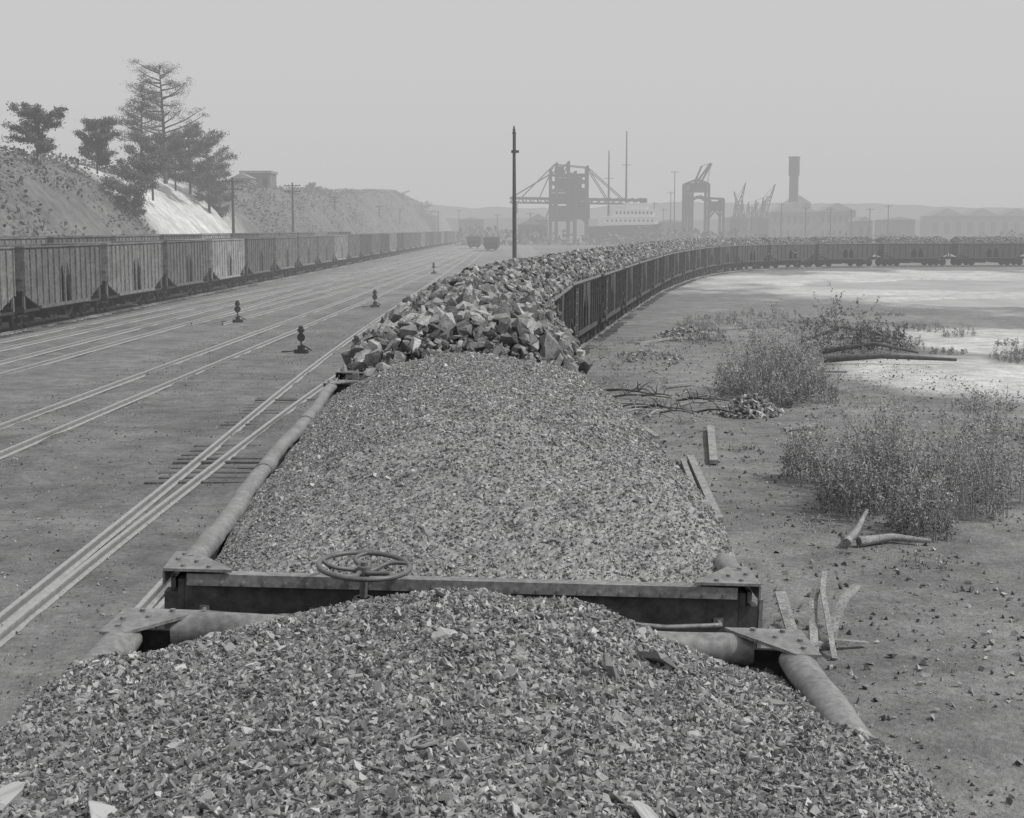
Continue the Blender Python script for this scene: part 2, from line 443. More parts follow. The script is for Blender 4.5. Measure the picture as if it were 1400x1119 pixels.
TRUCK=truck_mesh();WS=wheelset_mesh();CPL=coupler_mesh();GRAB=grab_mesh(.55);LAD=ladder_mesh();BW,BS=brake_meshes();CORN=corner_mesh(M_rim)
L1,W1,ZR1=9.1,2.88,2.66
L2,W2,ZR2=11.3,3.0,3.62
ENDR=end_rim(W1,M_rim)
def place_car(L,W,zr,body,rim,pos,yaw,roll,label,group,near=False,wheels=True,z=.14,idx=9):
    e=link('hopper_car',None,None,(pos[0],pos[1],z),(0,roll,yaw)); e.empty_display_size=.5
    tag(e,label,'coal hopper car',group)
    link('body',body,e); link('top_rim',rim,e)
    for sy in(-1,1):
        t=link('truck',TRUCK,e,(0,sy*(L/2-1.45),0))
        if wheels:
            for q in(-.8,.8): link('wheelset',WS,t,(0,q,.42))
        c=link('coupler',CPL,e,(0,sy*(L/2+.12),.84),(0,0,0 if sy>0 else math.pi))
    if near:
        for sy in(-1,1):
            if idx==0 and sy>0: continue
            link('end_rim',ENDR,e,(0,sy*(L/2+.0),zr+.03),(0,0,0 if sy<0 else math.pi))
        for sx in(-1,1):
            for sy in(-1,1):
                o=link('corner_plate',CORN,e,(sx*(W/2-.005),sy*(L/2),zr+.05+(.012 if idx==0 else 0))); o.scale=(-sx,-sy,1)
            link('grab_iron',GRAB,e,(sx*1.03,-L/2-.0,zr-.15)); 
        link('ladder',LAD,e,(W/2+.05,-L/2+.3,zr-.1),(0,0,math.pi/2))
        bs=link('brake_staff',BS,e,(-.5,-L/2-.14,zr+.125)); link('brake_wheel',BW,e,(-.5,-L/2-.14,zr+.125),(.07,0,.3))
    else:
        link('ladder',LAD,e,(W/2+.1,-L/2+.4,zr-.15),(0,0,math.pi/2)); 
    return e

# coal heaps
def heap_fn(L,xl,xr,base,H,e0,e1,seed,rough=.05,fp=.9,over=None):
    def f(x,y):
        cx=(xl+xr)/2; hw=(xr-xl)/2
        tx=np.clip(1-np.abs(x-cx)/hw,0,1); fx=np.sin(np.pi/2*tx)**fp
        ty=np.clip(np.where(y<0,(y+L/2)/e0,(L/2-y)/e1),0,1); fy=np.sin(np.pi/2*ty)**.9
        z=base+H*fx*fy*(1+.18*(fbm(x*.8+seed*7,y*.5,seed)-.5))+rough*(fbm(x*2.2,y*2.2,seed+3)-.5)*2
        return z+(over(x,y) if over else 0)
    return f
def heap(name,L,xl,xr,f,n,s0,s1,pw,tm,m,y0=None,y1=None,extra=None,lo=.5,hi=1.7,zoff=.0,tilt=None,basesh=.45,pwr=1.6,sink=.03,gs=.05,more=None):
    y0=-L/2+.05 if y0 is None else y0; y1=L/2-.05 if y1 is None else y1
    xs=np.arange(xl,xr,gs); ys=np.arange(y0,y1,gs)
    parts=[grid_tris(xs,ys,lambda a,b:f(a,b)-sink+rng.uniform(-.3,.3,a.shape)*gs,basesh)]
    px=rng.uniform(xl+.02,xr-.02,n);py=rng.uniform(y0,y1,n); s=s0+(s1-s0)*rng.uniform(0,1,n)**pw
    P=np.stack([px,py,f(px,py)+rng.uniform(-.3,.35,n)*s+zoff],1); parts.append(scatter(P,s,tm,lo,hi,tilt,pwr))
    if extra:
        for (k,a,b,t2,up,tl) in extra:
            px=rng.uniform(xl+.05,xr-.05,k);py=rng.uniform(y0,y1,k); s=a+(b-a)*rng.uniform(0,1,k)**1.7
            P=np.stack([px,py,f(px,py)+up*s],1); parts.append(scatter(P,s,t2,lo+.1,hi,tl,1.2))
    return tri_mesh(name,*merge(parts+(more or [])),[m])

BODYN=body_mesh(L1,W1,ZR1,M_steel,12,near=True)
BODY1=body_mesh(L1,W1,ZR1,M_steel,12)
RIM1=rim_angle(L1,W1,ZR1,M_rim)
TR='loaded coal train'
s1=main.s_of_y(11.8)
ncar=22
lumpv=[]
for k in range(3):
    f=heap_fn(L1,-1.5,1.5,2.66,.72,.5,.5,20+k,.10,.6)
    lumpv.append(heap('coal_heap',L1,-1.46,1.46,f,4600,.04,.22,1.8,T_lump,M_lump,y0=-L1/2-.1,y1=L1/2+.1,basesh=.45,sink=.05,lo=.35,hi=1.7))
for i in range(0,ncar):
    s=s1+(i-1)*10.05; p=main.at(s); d=main.tan(s); yaw=math.atan2(-d[0],d[1])
    roll=.036 if i<3 else (.03 if i<5 else .01)
    near=i<3
    if near:
        rim=rim_tube(L1,W1,ZR1,M_rim,i+1,r=.078 if i==0 else .062,endtube=(i==0))
        lab=['steel hopper car heaped with crushed coal, rounded dented rim','steel hopper car with hand brake wheel, filled with fine coal','steel hopper car piled with large coal lumps'][i]
    else: rim=RIM1; lab='dark ribbed steel hopper car heaped with lump coal'
    place_car(L1,W1,ZR1,BODYN if near else BODY1,rim,p,yaw,roll,lab,TR,near,idx=i)
    if i==0:
        ov=lambda x,y: .16*smooth(.8,1.35,x)*smooth(3.1,2.5,y)+.15*smooth(-.8,-1.35,x)*smooth(3.6,3.1,y)
        f=heap_fn(L1,-1.56,1.60,2.56,.63,1.5,1.5,3,.05,.9,ov)
        # coal spilling over the rim at both sides nearer the photographer
        xs_=[]
        for (xa,xb,ya,yb) in((-1.56,-1.36,.9,3.3),(1.36,1.58,.9,2.75)):
            n_=9000; qx=rng.uniform(xa,xb,n_); qy=rng.uniform(ya,yb,n_); s_=.008+.022*rng.uniform(0,1,n_)**1.8
            g2=lambda a,b: f(a,b)-.9*np.clip(np.abs(a)-1.47,0,1)
            xs_.append(scatter(np.stack([qx,qy,g2(qx,qy)-rng.uniform(0,.02,n_)],1),s_,T_fine,.55,1.7,None,1.8))
            gx=np.arange(xa,xb+.01,.022); gy=np.arange(ya,yb,.022); xs_.append(grid_tris(gx,gy,lambda a,b:g2(a,b)-.008+rng.uniform(-.3,.3,a.shape)*.022,.8))
        me=heap('coal_heap',L1,-1.38,1.38,f,100000,.008,.029,1.7,T_fine,M_coal,y0=.9,y1=4.5,extra=[(1300,.02,.042,T_flat,.15,.5),(26,.05,.11,T_flat,.1,.2)],basesh=.85,lo=.5,hi=1.75,pwr=2,sink=.002,gs=.022,more=xs_)
        lab='heap of crushed coal with scattered flat pieces'
    elif i==1:
        ov=lambda x,y: .13*smooth(.5,1.35,x)*smooth(-4.3,-3.5,y)*smooth(4.5,3.9,y)
        f=heap_fn(L1,-1.5,1.72,2.55,.72,2.6,2.2,5,.035,.9,ov)
        me=heap('coal_heap',L1,-1.37,1.53,f,130000,.008,.027,1.6,T_fine,M_coal,extra=[(1300,.022,.04,T_lump,.2,.5)],basesh=.9,lo=.55,hi=1.8,pwr=2.2,sink=.001,gs=.022)
        lab='smooth mound of fine slack coal spilling over the car side'
    elif i==2:
        f=heap_fn(L1,-1.5,1.6,2.64,.72,.9,.5,8,.10,.65)
        me=heap('coal_heap',L1,-1.46,1.52,f,6000,.04,.24,1.7,T_lump,M_lump,y0=-L1/2-.05,y1=L1/2+.15,extra=[(5000,.02,.06,T_lump,.4,None),(90,.24,.34,T_lump,.1,None)],basesh=.45,sink=.05,lo=.35,hi=1.7)
        lab='heap of large angular coal lumps in a hopper car'
    else:
        me=lumpv[i%3]; lab='heap of large angular coal lumps in a hopper car'
    o=link('coal_heap',me,None,(p[0],p[1],.14),(0,roll,yaw)); tag(o,lab,'coal heap','coal heaps in the cars')

# empty hopper trains
bods=[body_mesh(L2,W2,ZR2,m,14,cut=2.) for m in(M_steel_a,M_steel_b,M_steel_c)]
rims=[rim_angle(L2,W2,ZR2,m) for m in(M_steel_a,M_steel_b,M_steel_c)]
labs=['empty weathered steel hopper car with arched side openings','empty rusty dark hopper car with arched side openings','empty pale faded hopper car with arched side openings']
seq=[0,0,2,1,0,1,0,2,0,1]
for r,(x0,n,ystart) in enumerate(((-23.7,33,57.),(-28.9,14,52.))):
    for i in range(n):
        yy=ystart+12.5*i; k=seq[(i*3+r*4)%10]
        place_car(L2,W2,ZR2,bods[k],rims[k],(x0+.015*yy,yy),-.015,0,labs[k],'row of empty hopper cars',False,i<16 and r==0,z=.14+.3*r)
for (xx,yy,k) in((-8.6,335,1),(-4.2,300,2),(-4.1,312.5,0)):
    place_car(L1,W1,ZR1,BODY1,RIM1,(xx,yy),-.01,0,'lone hopper car standing on the far yard track','lone cars in the yard',False,True)

# ------------------------------------------------------------ yard furniture
def switch_stand(x,y,h,yaw,label):
    e=link('switch_stand',None,None,(x,y,0),(0,0,yaw)); tag(e,label,'switch stand','switch stands')
    mb=MB(); mb.box((0,0,.08),(.5,.22,.14)); mb.box((0,0,.22),(.2,.2,.16)); mb.tube([(0,0,.3),(0,0,h-.2)],.03,8); mb.beam((0,0,.35),(.4,.05,.12),.04)
    mb.beam((-.05,0,.1),(-.8,0,.05),.04)
    link('stand',mb.mesh('stand',[M_dark]),e)
    mb=MB(); mb.tube([(0,0,h-.24),(0,0,h-.02)],[.09,.09],10); mb.tube([(0,0,h-.02),(0,0,h+.04)],[.1,.04],10); mb.tube([(0,-.12,h-.13),(0,.12,h-.13)],.055,8); mb.tube([(-.12,0,h-.13),(.12,0,h-.13)],.055,8)
    link('lamp',mb.mesh('lamp',[M_dark]),e)
    mb=MB(); mb.tube([(0,-.01,h-.4),(0,.01,h-.4)],.16,12); link('target',mb.mesh('target',[M_dark]),e)
for a in((-13.5,72,1.05,.2),(-7.8,54,1.0,-.3),(-8.05,86,1.0,.4),(-8.0,150,1.1,0)):
    switch_stand(*a,'low iron switch stand with lamp beside the rails')

def pole(x,y,h,arms,label,z=0,r=.13,cap=False,lean=0):
    e=link('utility_pole',None,None,(x,y,z),(0,lean,0)); tag(e,label,'utility pole','poles')
    mb=MB(); mb.tube([(0,0,-.5),(0,0,h*.5),(0,0,h)],[r*1.3,r*1.1,r*.75],10); link('post',mb.mesh('post',[M_pole]),e)
    for k in range(arms):
        mb=MB(); zz=h-.5-k*.9; mb.box((0,-.1,zz),(2.6,.12,.12)); 
        for q in(-1.1,-.6,.6,1.1): mb.tube([(q,-.1,zz+.06),(q,-.1,zz+.25)],.05,6)
        mb.beam((-.7,-.1,zz),(0,-.1,zz-.6),.04); mb.beam((.7,-.1,zz),(0,-.1,zz-.6),.04)
        link('crossarm',mb.mesh('crossarm',[M_pole]),e)
    if cap:
        mb=MB(); mb.tube([(0,0,h-1.75),(0,0,h-1.55)],.22,8); mb.box((.18,0,h-1.65),(.36,.1,.18)); mb.tube([(0,0,h-.1),(0,0,h+.25)],[.1,.03],8); mb.box((.1,0,h-.9),(.06,.06,1.3)); mb.box((0,0,h-.3),(.3,.12,.08))
        link('pole_fitting',mb.mesh('pole_fitting',[M_dark]),e)
pole(.2,110,11.9,0,'tall bare wooden pole standing beside the coal train',cap=True,r=.135,lean=-.004)
def px(u,t): return (u-700)/2000*t
def pz(v,t): return 4.6+(312-v)*t/2016
pole(px(403,230),230,pz(250,230)-1,2,'wooden telegraph pole with crossarms on the slope foot',1,.16)
pole(px(322,175),175,pz(243,175)-4,2,'wooden telegraph pole on the hillside',4,.14)
pole(px(460,330),330,pz(267,330)-1,2,'wooden telegraph pole with crossarms on the slope foot',1,.16)
for (u,t,v) in((520,420,280),(548,470,284),(600,520,288),(628,600,286),(1098,420,282),(1132,420,284),(1160,430,286),(1185,440,284),(915,500,262),(905,520,285),(893,470,276),(920,480,234),(725,450,290),(680,500,292),(1065,430,278),(1025,470,282),(1210,450,280)):
    pole(px(u,t),t,pz(v,t),1,'distant telegraph pole in the haze',0,.16)

# ------------------------------------------------------------ right side debris
def plank(a,b,w,h,label):
    mb=MB(); a=Vector(a);b=Vector(b); mb.beam(a,b,w,h)
    tag(link('plank',mb.mesh('plank',[M_wood])),label,'plank','loose lumber')
plank((3.25,22.6,.06),(3.55,28.8,.09),.14,.07,'long weathered plank lying on the cinders')
plank((3.05,22.9,.10),(3.36,28.4,.07),.1,.08,'long weathered plank lying on the cinders')
plank((3.95,28.3,.06),(4.55,33.2,.08),.16,.08,'short grey timber lying on the ground')
plank((2.35,14.5,.1),(2.5,17.3,.3),.12,.06,'leaning plank beside the car side')
plank((3.0,30,.3),(2.55,36.5,.12),.12,.08,'leaning grey board beside the coal train')
plank((6.2,33,.06),(6.9,33.4,.07),.12,.05,'short board lying by the weeds')
plank((4.4,42,.06),(5.4,43,.07),.14,.05,'short board lying by the weeds')
plank((5.0,58,.06),(6.8,61,.07),.18,.08,'short board lying by the weeds')
plank((8.5,47,.06),(10.6,46,.1),.14,.06,'long board lying by the pale sand')
plank((13,61,.08),(15.5,60,.12),.2,.08,'long board lying by the pale sand')
plank((9,66,.06),(12,68,.1),.2,.08,'long board lying by the pale sand')
def branch(pts,r,label,name='branch',mt=None):
    mb=MB(); n=len(pts); mb.tube(pts,[r*(1-.6*i/(n-1)) for i in range(n)],8)
    if r<.06:
        for k in range(3):
            i=random.randrange(1,n); p=Vector(pts[i]); q=p+Vector((random.uniform(-.3,.3),random.uniform(-.2,.2),random.uniform(.05,.3))); mb.tube([p,(p+q)/2+Vector((0,0,.04)),q],[r*.5,r*.35,r*.15],5)
    tag(link(name,mb.mesh(name,[mt or M_wood])),label,name,'fallen wood')
rr=random.Random(4)
for k in range(22):
    cx=rr.uniform(2.9,5.4);cy=rr.uniform(34.5,40);a=rr.uniform(-.5,.6);l=rr.uniform(.5,1.7);z=rr.uniform(.04,.22)
    pts=[(cx+math.cos(a)*l*(t-.5),cy+math.sin(a)*l*(t-.5)*2,z+.1*math.sin(t*3)+rr.uniform(-.02,.02)) for t in(0,.25,.5,.75,1)]
    branch(pts,rr.uniform(.02,.045),'bare broken branch in a brush pile',mt=M_bark if k%2 else M_wood)
def scrap(pts,w,h):
    mb=MB()
    for a,b in zip(pts[:-1],pts[1:]): mb.beam(a,Vector(b)+(Vector(b)-Vector(a))*.04,w,h)
    tag(link('wood_scrap',mb.mesh('wood_scrap',[M_wood])),'bent splintered board sticking up beside the car','wood scrap','fallen wood')
scrap([(3.28,15.4,.03),(3.36,15.9,.22),(3.42,16.2,.42),(3.48,16.3,.58)],.09,.03)
scrap([(3.5,15.6,.03),(3.62,16.0,.25),(3.8,16.3,.42),(3.98,16.5,.5)],.1,.03)
scrap([(3.15,15.8,.03),(3.12,16.2,.25),(3.1,16.5,.42)],.13,.03)
scrap([(3.45,15.2,.03),(3.5,15.8,.3),(3.52,16.2,.52),(3.6,16.5,.66)],.06,.025)
scrap([(3.0,15.4,.04),(3.5,15.6,.12),(3.9,15.7,.06)],.08,.03)
branch([(4.85,20.8,.08),(5.1,21.2,.2),(5.3,21.5,.42)],.07,'short forked log on the ground','log')
branch([(5.05,20.9,.07),(5.6,21.1,.1),(6.1,20.9,.08)],.08,'short log lying by the weeds','log')
branch([(10.7,50,.15),(12.5,49.5,.3),(15,49.2,.2)],.13,'fallen tree log beside the pond','log',M_bark)
branch([(11.2,53,.15),(13,52.4,.5),(14.5,52,.2)],.1,'fallen tree log beside the pond','log',M_bark)
branch([(11.5,58,.15),(13.2,58.4,.7),(15.2,57,.3)],.09,'fallen tree log beside the pond','log',M_bark)
def pile(x,y,rx,ry,h,n,s0,s1,label,m=M_lump):
    a=rng.uniform(0,6.28,n);r=np.sqrt(rng.uniform(0,1,n)); X=r*np.cos(a);Y=r*np.sin(a)
    s=rng.uniform(s0,s1,n); Z=h*(1-r**1.3)*rng.uniform(.3,1,n)
    me=tri_mesh('coal_pile',*scatter(np.stack([x+X*rx,y+Y*ry,Z+.03],1),s,T_lump,.5,1.7),[m])
    tag(link('coal_pile',me),label,'coal pile','spilled coal piles','stuff')
pile(5.95,36.2,.8,1.1,.5,620,.05,.17,'small pile of pale spilled coal lumps')
pile(7.6,62,1.6,2.5,.5,240,.08,.2,'low spill of rocks on the cinders')
pile(4.9,52,1.2,2.5,.25,160,.05,.14,'low spill of rocks on the cinders')

# ------------------------------------------------------------ vegetation
def leaves(C,size,n_dir=None,asp=.45,lo=.5,hi=1.6):
    n=len(C); R=rotm(n); q=np.array([(-.5,0,0),(0,-asp/2,0),(.5,0,0),(0,asp/2,0)])
    V=np.einsum('nij,vj->nvi',R,q)*np.asarray(size).reshape(-1,1,1)+C[:,None,:]
    T=(np.arange(n)*4)[:,None,None]+np.array([[0,1,2],[0,2,3]])[None]
    return V.reshape(-1,3),T.reshape(-1,3),np.repeat(lo+(hi-lo)*rng.uniform(0,1,n),2)
def weed(name,cx,cy,rx,ry,h,n,label,per=46,ls=.07,m=None,spread=.28,dark=1.,cat='weeds',grp='weed clumps'):
    Vs=[];Ts=[];Sh=[];off=0;C=[];Z=[]
    for k in range(n):
        a=rng.uniform(0,6.28);r=math.sqrt(rng.uniform(0,1)); bx=cx+rx*r*math.cos(a);by=cy+ry*r*math.sin(a)
        hh=h*(1-.45*r*r)*rng.uniform(.4,1.15); dx,dy=rng.normal(0,spread,2)*hh*.5
        z0=float(ground_z(bx,by)); pts=[np.array([bx+dx*t*t,by+dy*t*t,z0+hh*t]) for t in np.linspace(0,1,6)]
        w=.009
        for i in range(5):
            p,q=pts[i],pts[i+1]; a2=rng.uniform(0,3.14); d=np.array([math.cos(a2),math.sin(a2),0])*w*(1-i/6)
            Vs.append(np.array([p-d,p+d,q+d,q-d])); Ts.append(np.array([[0,1,2],[0,2,3]])+off); off+=4; Sh.append(np.full(2,1.5))
        t=rng.uniform(.05,1,per)**.8
        c=np.stack([np.interp(t,np.linspace(0,1,6),[p[j] for p in pts]) for j in range(3)],1)
        c+=rng.normal(0,.03+.06*(1-t)[:,None]*h*.5,(per,3))*np.array([1,1,.5]); C.append(c); Z.append(t)
    C=np.vstack(C); C[:,2]=np.maximum(C[:,2],.02); Z=np.concatenate(Z)
    lv,lt,ls_=leaves(C,rng.uniform(.5,1.5,len(C))*ls,asp=.3)
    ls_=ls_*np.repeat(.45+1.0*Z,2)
    V,T,S=merge([(np.vstack(Vs),np.vstack(Ts),np.concatenate(Sh)),(lv,lt,ls_)])
    o=link(name,tri_mesh(name,V,T,S*dark,[m or M_weed])); tag(o,label,cat,grp,'stuff'); return o
WL='ragged clump of tall leafy weeds on the cinders'
for a in((6.2,40,.7,1.0,1.4,60),(7.3,41,.9,1.3,2.5,110),(8.2,41.5,.7,1.1,2.0,65),(6.7,37.8,.6,.8,1.0,45),(7.9,38.5,.7,.9,1.4,50)):
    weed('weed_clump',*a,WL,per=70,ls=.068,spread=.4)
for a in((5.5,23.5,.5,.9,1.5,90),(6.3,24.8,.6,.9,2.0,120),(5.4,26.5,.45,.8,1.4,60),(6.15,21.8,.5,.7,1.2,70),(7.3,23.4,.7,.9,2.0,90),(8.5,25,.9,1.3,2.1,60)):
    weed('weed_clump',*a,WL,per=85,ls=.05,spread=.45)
weed('shrub',12.,53,1.6,1.5,2.5,38,'dark bare-topped shrub beside the pond',60,.11,M_leaf,.7,1.0,'shrub','shrubs')
weed('shrub',13.8,55,1.3,1.4,1.7,35,'dark bare-topped shrub beside the pond',70,.11,M_leaf,.7,1.0,'shrub','shrubs')
for k in range(40):
    x=rng.uniform(8,20);y=rng.uniform(30,80)
    weed('weed_clump',x,y,.8,.8,rng.uniform(.25,.7),22,'small low tuft of weeds',34,.07)
for k in range(14):
    x=rng.uniform(2.8,6);y=rng.uniform(18,60)
    weed('weed_clump',x,y,.4,.5,.25,12,'small low tuft of weeds',20,.045)

# hill
def base_x(y): return -34+.004*np.clip(y-150,0,900)
def ridge(y):
    r=np.interp(y,[40,120,170,260,360,560,640,900,1500],[11,11.5,11.,11.5,13,18,17,15,8]); return r
ya=np.concatenate([np.arange(40,260,2.),np.arange(260,700,8.),np.arange(700,1500,40.)]); aa=np.concatenate([np.linspace(0,1.3,34),[1.6,2,3,5,9,15,30]])
A,Y=np.meshgrid(aa,ya); bx=base_x(Y)
gul=(fbm(Y*.09,A*1.2,31)-.5)*5
X=bx-A*13+gul*np.clip(A,0,1)*(A<1.5)
Z=ridge(Y)*(1-(1-np.clip(A,0,1))**1.7)*1.0+(fbm(Y*.12,A*3,33)-.5)*1.4*np.clip(A*2,0,1)-.3*(A<.02)
V=np.stack([X.ravel(),Y.ravel(),Z.ravel()],1); nx=len(aa);ny=len(ya)
i=(np.arange(nx-1)[None]+np.arange(ny-1)[:,None]*nx).ravel()
T=np.vstack([np.stack([i,i+1,i+nx+1],1),np.stack([i,i+nx+1,i+nx],1)])
yy,av=V[:,1],A.ravel()
scar=smooth(150,158,yy)*smooth(208,190,yy)*smooth(.0,.05,av)*smooth(1.05,.8,av+.3*(fbm(yy*.15,av*2,41)-.5))
sh=.62+.35*fbm(yy*.06,av*4,37)+scar*(2.0+1.2*(fbm(yy*.5,av*1.5,44)-.5))
tag(link('hill',tri_mesh('hill',V,T,sh,[M_hill],True)),'grassy bluff with eroded pale earth bank',None,None,'structure')
n=42000
yb=60+ (700-60)*rng.uniform(0,1,n)**1.6; ab=rng.uniform(.1,1.5,n)
keep=(fbm(yb*.09,ab*3,51)>.38)&~((yb>152)&(yb<205)&(ab<.85)); yb,ab=yb[keep],ab[keep]
xb=base_x(yb)-ab*13; zb=ridge(yb)*(1-(1-np.clip(ab,0,1))**1.7)+rng.uniform(-.3,1.4,len(yb))*(.3+fbm(yb*.2,ab*5,52))
v,t,s=leaves(np.stack([xb,yb,zb],1),rng.uniform(.2,.55,len(yb)),asp=.7,lo=.8,hi=1.6)
tag(link('hillside_brush',tri_mesh('hillside_brush',v,t,s,[M_leaf])),'scrubby brush covering the bluff','brush',None,'stuff')

def tree(x,y,z,h,kind,label,seed,cw=1.):
    r=random.Random(seed); e=link('pine_tree' if kind=='pine' else 'tree',None,None,(x,y,z)); tag(e,label,'tree','trees on the bluff')
    mb=MB(); C=[];W=[]
    lean=r.uniform(-.04,.04); tp=[(lean*h*t*t,0,h*t-.5*(t==0)) for t in(0,.25,.5,.75,1)]
    mb.tube(tp,[h*.02,h*.017,h*.013,h*.008,.03],8)
    nb=30 if kind=='pine' else 26
    for k in range(nb):
        t=(.36+.62*k/nb) if kind=='pine' else (.12+.8*k/nb)
        a=r.uniform(0,6.28); l=(h*.34*(1.12-t)**.5*r.uniform(.35,1.2) if kind=='pine' else (h*.36*math.sin(min(1,(t+.05))*2.9)+.6)*r.uniform(.5,1.15))*cw
        up=r.uniform(.0,.55) if kind=='pine' else r.uniform(.1,.7)
        p0=Vector((lean*h*t*t,0,h*t)); p1=p0+Vector((math.cos(a)*l,math.sin(a)*l,l*up)); pm=(p0+p1)/2+Vector((0,0,-.06*l))
        mb.tube([p0,pm,p1],[h*.008,h*.005,.02],5)
        for q in range(7 if kind=='pine' else 10):
            w=r.uniform(.4,1.08) if kind=='pine' else r.uniform(.3,1.08); c=p0.lerp(p1,w)+Vector((r.gauss(0,.3),r.gauss(0,.3),r.gauss(0,.3)))*((.09 if kind=='pine' else .1)*h*.5)
            nn=40 if kind=='pine' else 64; rad=(.3+.028*h)*r.uniform(.6,1.2)
            g=rng.normal(0,1,(nn,3))*np.array([rad,rad,rad*(.45 if kind=='pine' else .6)])*.6+np.array(c); C.append(g); W.append(np.full(nn,r.uniform(.6,1.4)))
    C=np.vstack(C);W=np.concatenate(W)
    v,t,s=leaves(C,rng.uniform(.12,.27,len(C)),asp=.5 if kind!='pine' else .3,lo=.7,hi=1.4); s*=np.repeat(W,2)
    link('trunk',mb.mesh('trunk',[M_bark]),e); link('crown',tri_mesh('crown',v,t,s,[M_leaf]),e)
def T_(u,t,vb,vt,kind,label,seed,cw=1.):
    x=px(u,t); z=pz(vb,t); tree(x,t,z-.5,pz(vt,t)-z+.5,kind,label,seed,cw)
T_(232,172,240,92,'pine','tall sparse pine with irregular open crown',1,1.25)
T_(200,165,235,126,'pine','tall sparse pine with open crown',2,1.1)
T_(265,180,255,168,'leafy','rounded leafy tree on the bluff edge',3,1.2)
T_(290,190,285,190,'leafy','leafy tree hanging over the eroded bank',4,1.)
T_(214,162,262,185,'leafy','dense leafy tree on the slope',5,1.1)
T_(303,196,300,225,'leafy','small leafy tree at the edge of the bank',6,.9)
T_(245,178,250,190,'leafy','dense leafy tree among the pines',15,1.2)
T_(140,150,225,165,'leafy','leafy tree on the bluff',7,1.)
T_(60,135,210,150,'leafy','leafy tree on the bluff',8,1.2)
T_(190,150,300,215,'leafy','dense leafy tree at the slope foot',10,1.)
T_(430,420,270,252,'leafy','small leafy tree on the far bluff',12,1.1)
T_(545,560,285,262,'leafy','small leafy tree on the far bluff',13,1.6)
T_(580,600,300,278,'leafy','small leafy tree on the far bluff',14,1.6)

# ------------------------------------------------------------ buildings & docks
def building(name,x,y,z,w,d,h,roof,label,m=M_brick,nw=6,peaks=1,floors=1,yaw=0):
    e=link(name,None,None,(x,y,z),(0,0,yaw)); tag(e,label,'building')
    mb=MB(); mb.box((0,0,h/2),(w,d,h)); link('wall',mb.mesh('wall',[m]),e)
    mb=MB()
    if roof>0:
        pw=w/peaks
        for k in range(peaks):
            a=-w/2+k*pw; mb.prism([(a-.2,h+.003),(a+pw+.2,h+.003),(a+pw/2,h+roof)],'y',-d/2-.4,d/2+.4)
    else: mb.box((0,0,h+.25),(w+.6,d+.6,.5))
    link('roof',mb.mesh('roof',[M_roof]),e)
    for f in range(floors):
        for k in range(nw):
            mb=MB(); xx=-w/2+w*(k+.5)/nw; zz=h*(f+.5)/floors; ww=w/nw*.45; hh=h/floors*.45
            mb.box((xx,-d/2-.04,zz),(ww,.12,hh)); mb.box((xx,-d/2-.1,zz-hh/2),(ww*1.15,.2,.12)); link('window',mb.mesh('window',[M_dark]),e)
building('house',px(358,300),300,pz(256,300)-1,5.8,8,3.6,0,'flat roofed building on top of the bluff',M_brick,3,1,1)
building('house',px(338,290),290,pz(256,290)-1,3.8,6,2.6,1,'small gabled shed on top of the bluff',M_brick,2)
B=lambda nm,u0,u1,vt,t,roof,lab,**k: building(nm,px((u0+u1)/2,t),t,0,px(u1,t)-px(u0,t),14,pz(vt,t)-roof,roof,lab,**k)
B('warehouse',1048,1110,276,560,4,'long gabled dock warehouse in the haze',nw=7,peaks=1,floors=2)
B('warehouse',1112,1160,278,540,3,'gabled dock warehouse in the haze',nw=6,peaks=1,floors=2)
B('warehouse',1070,1100,268,600,3,'tall gabled mill building behind the warehouses',nw=4,floors=3)
B('shed',1162,1182,296,480,1.5,'small plain dock shed',nw=2)
B('shed',990,1035,292,560,1.5,'low dock shed beside the derricks',nw=5)
B('shed',628,662,297,560,1,'low freight shed beyond the yard',nw=5)
B('shed',708,742,300,430,1.5,'low freight shed beyond the yard',nw=4)
B('shed',722,748,292,460,2,'small gabled shed beyond the yard',nw=3)
B('shed',890,930,300,520,1,'low dock shed beside the ship',nw=5)
B('shed',1198,1240,296,560,1.2,'dark low shed beside the curve',m=M_struct,nw=3)
B('warehouse',1260,1400,285,600,3,'long gabled dock warehouse in the haze',nw=9,peaks=3)
B('shed',560,600,292,620,1,'low freight shed beyond the yard',nw=4)
e=link('chimney',None,None,(px(1081,560),560,0)); tag(e,'tall dark factory smokestack above the dock sheds','chimney')
mb=MB(); h=pz(217,560); mb.tube([(0,0,0),(0,0,h*.78),(0,0,h*.79),(0,0,h)],[1.9,1.7,2.05,2.05],14); link('stack',mb.mesh('stack',[M_struct]),e)
mb=MB(); mb.tube([(0,0,h),(0,0,h+.5)],[2.2,2.2],14); link('cap',mb.mesh('cap',[M_struct]),e)
t0=480
def Pq(u,v,dy=0): return (px(u,t0),t0+dy,pz(v,t0))
e=link('ore_unloader',None); tag(e,'large steel lattice ore unloader with long boom at the dock','dock crane','dock cranes')
mb=MB()
for dy in(-4,4):
    mb.beam(Pq(697,271,dy),Pq(875,274,dy),.5,.7); mb.beam(Pq(697,277,dy),Pq(875,279,dy),.4,.5)
    for k in range(18):
        a=697+k*10; mb.beam(Pq(a,277,dy),Pq(a+5,271,dy),.25); mb.beam(Pq(a+5,271,dy),Pq(a+10,277,dy),.25)
link('boom',mb.mesh('boom',[M_struct]),e)
mb=MB()
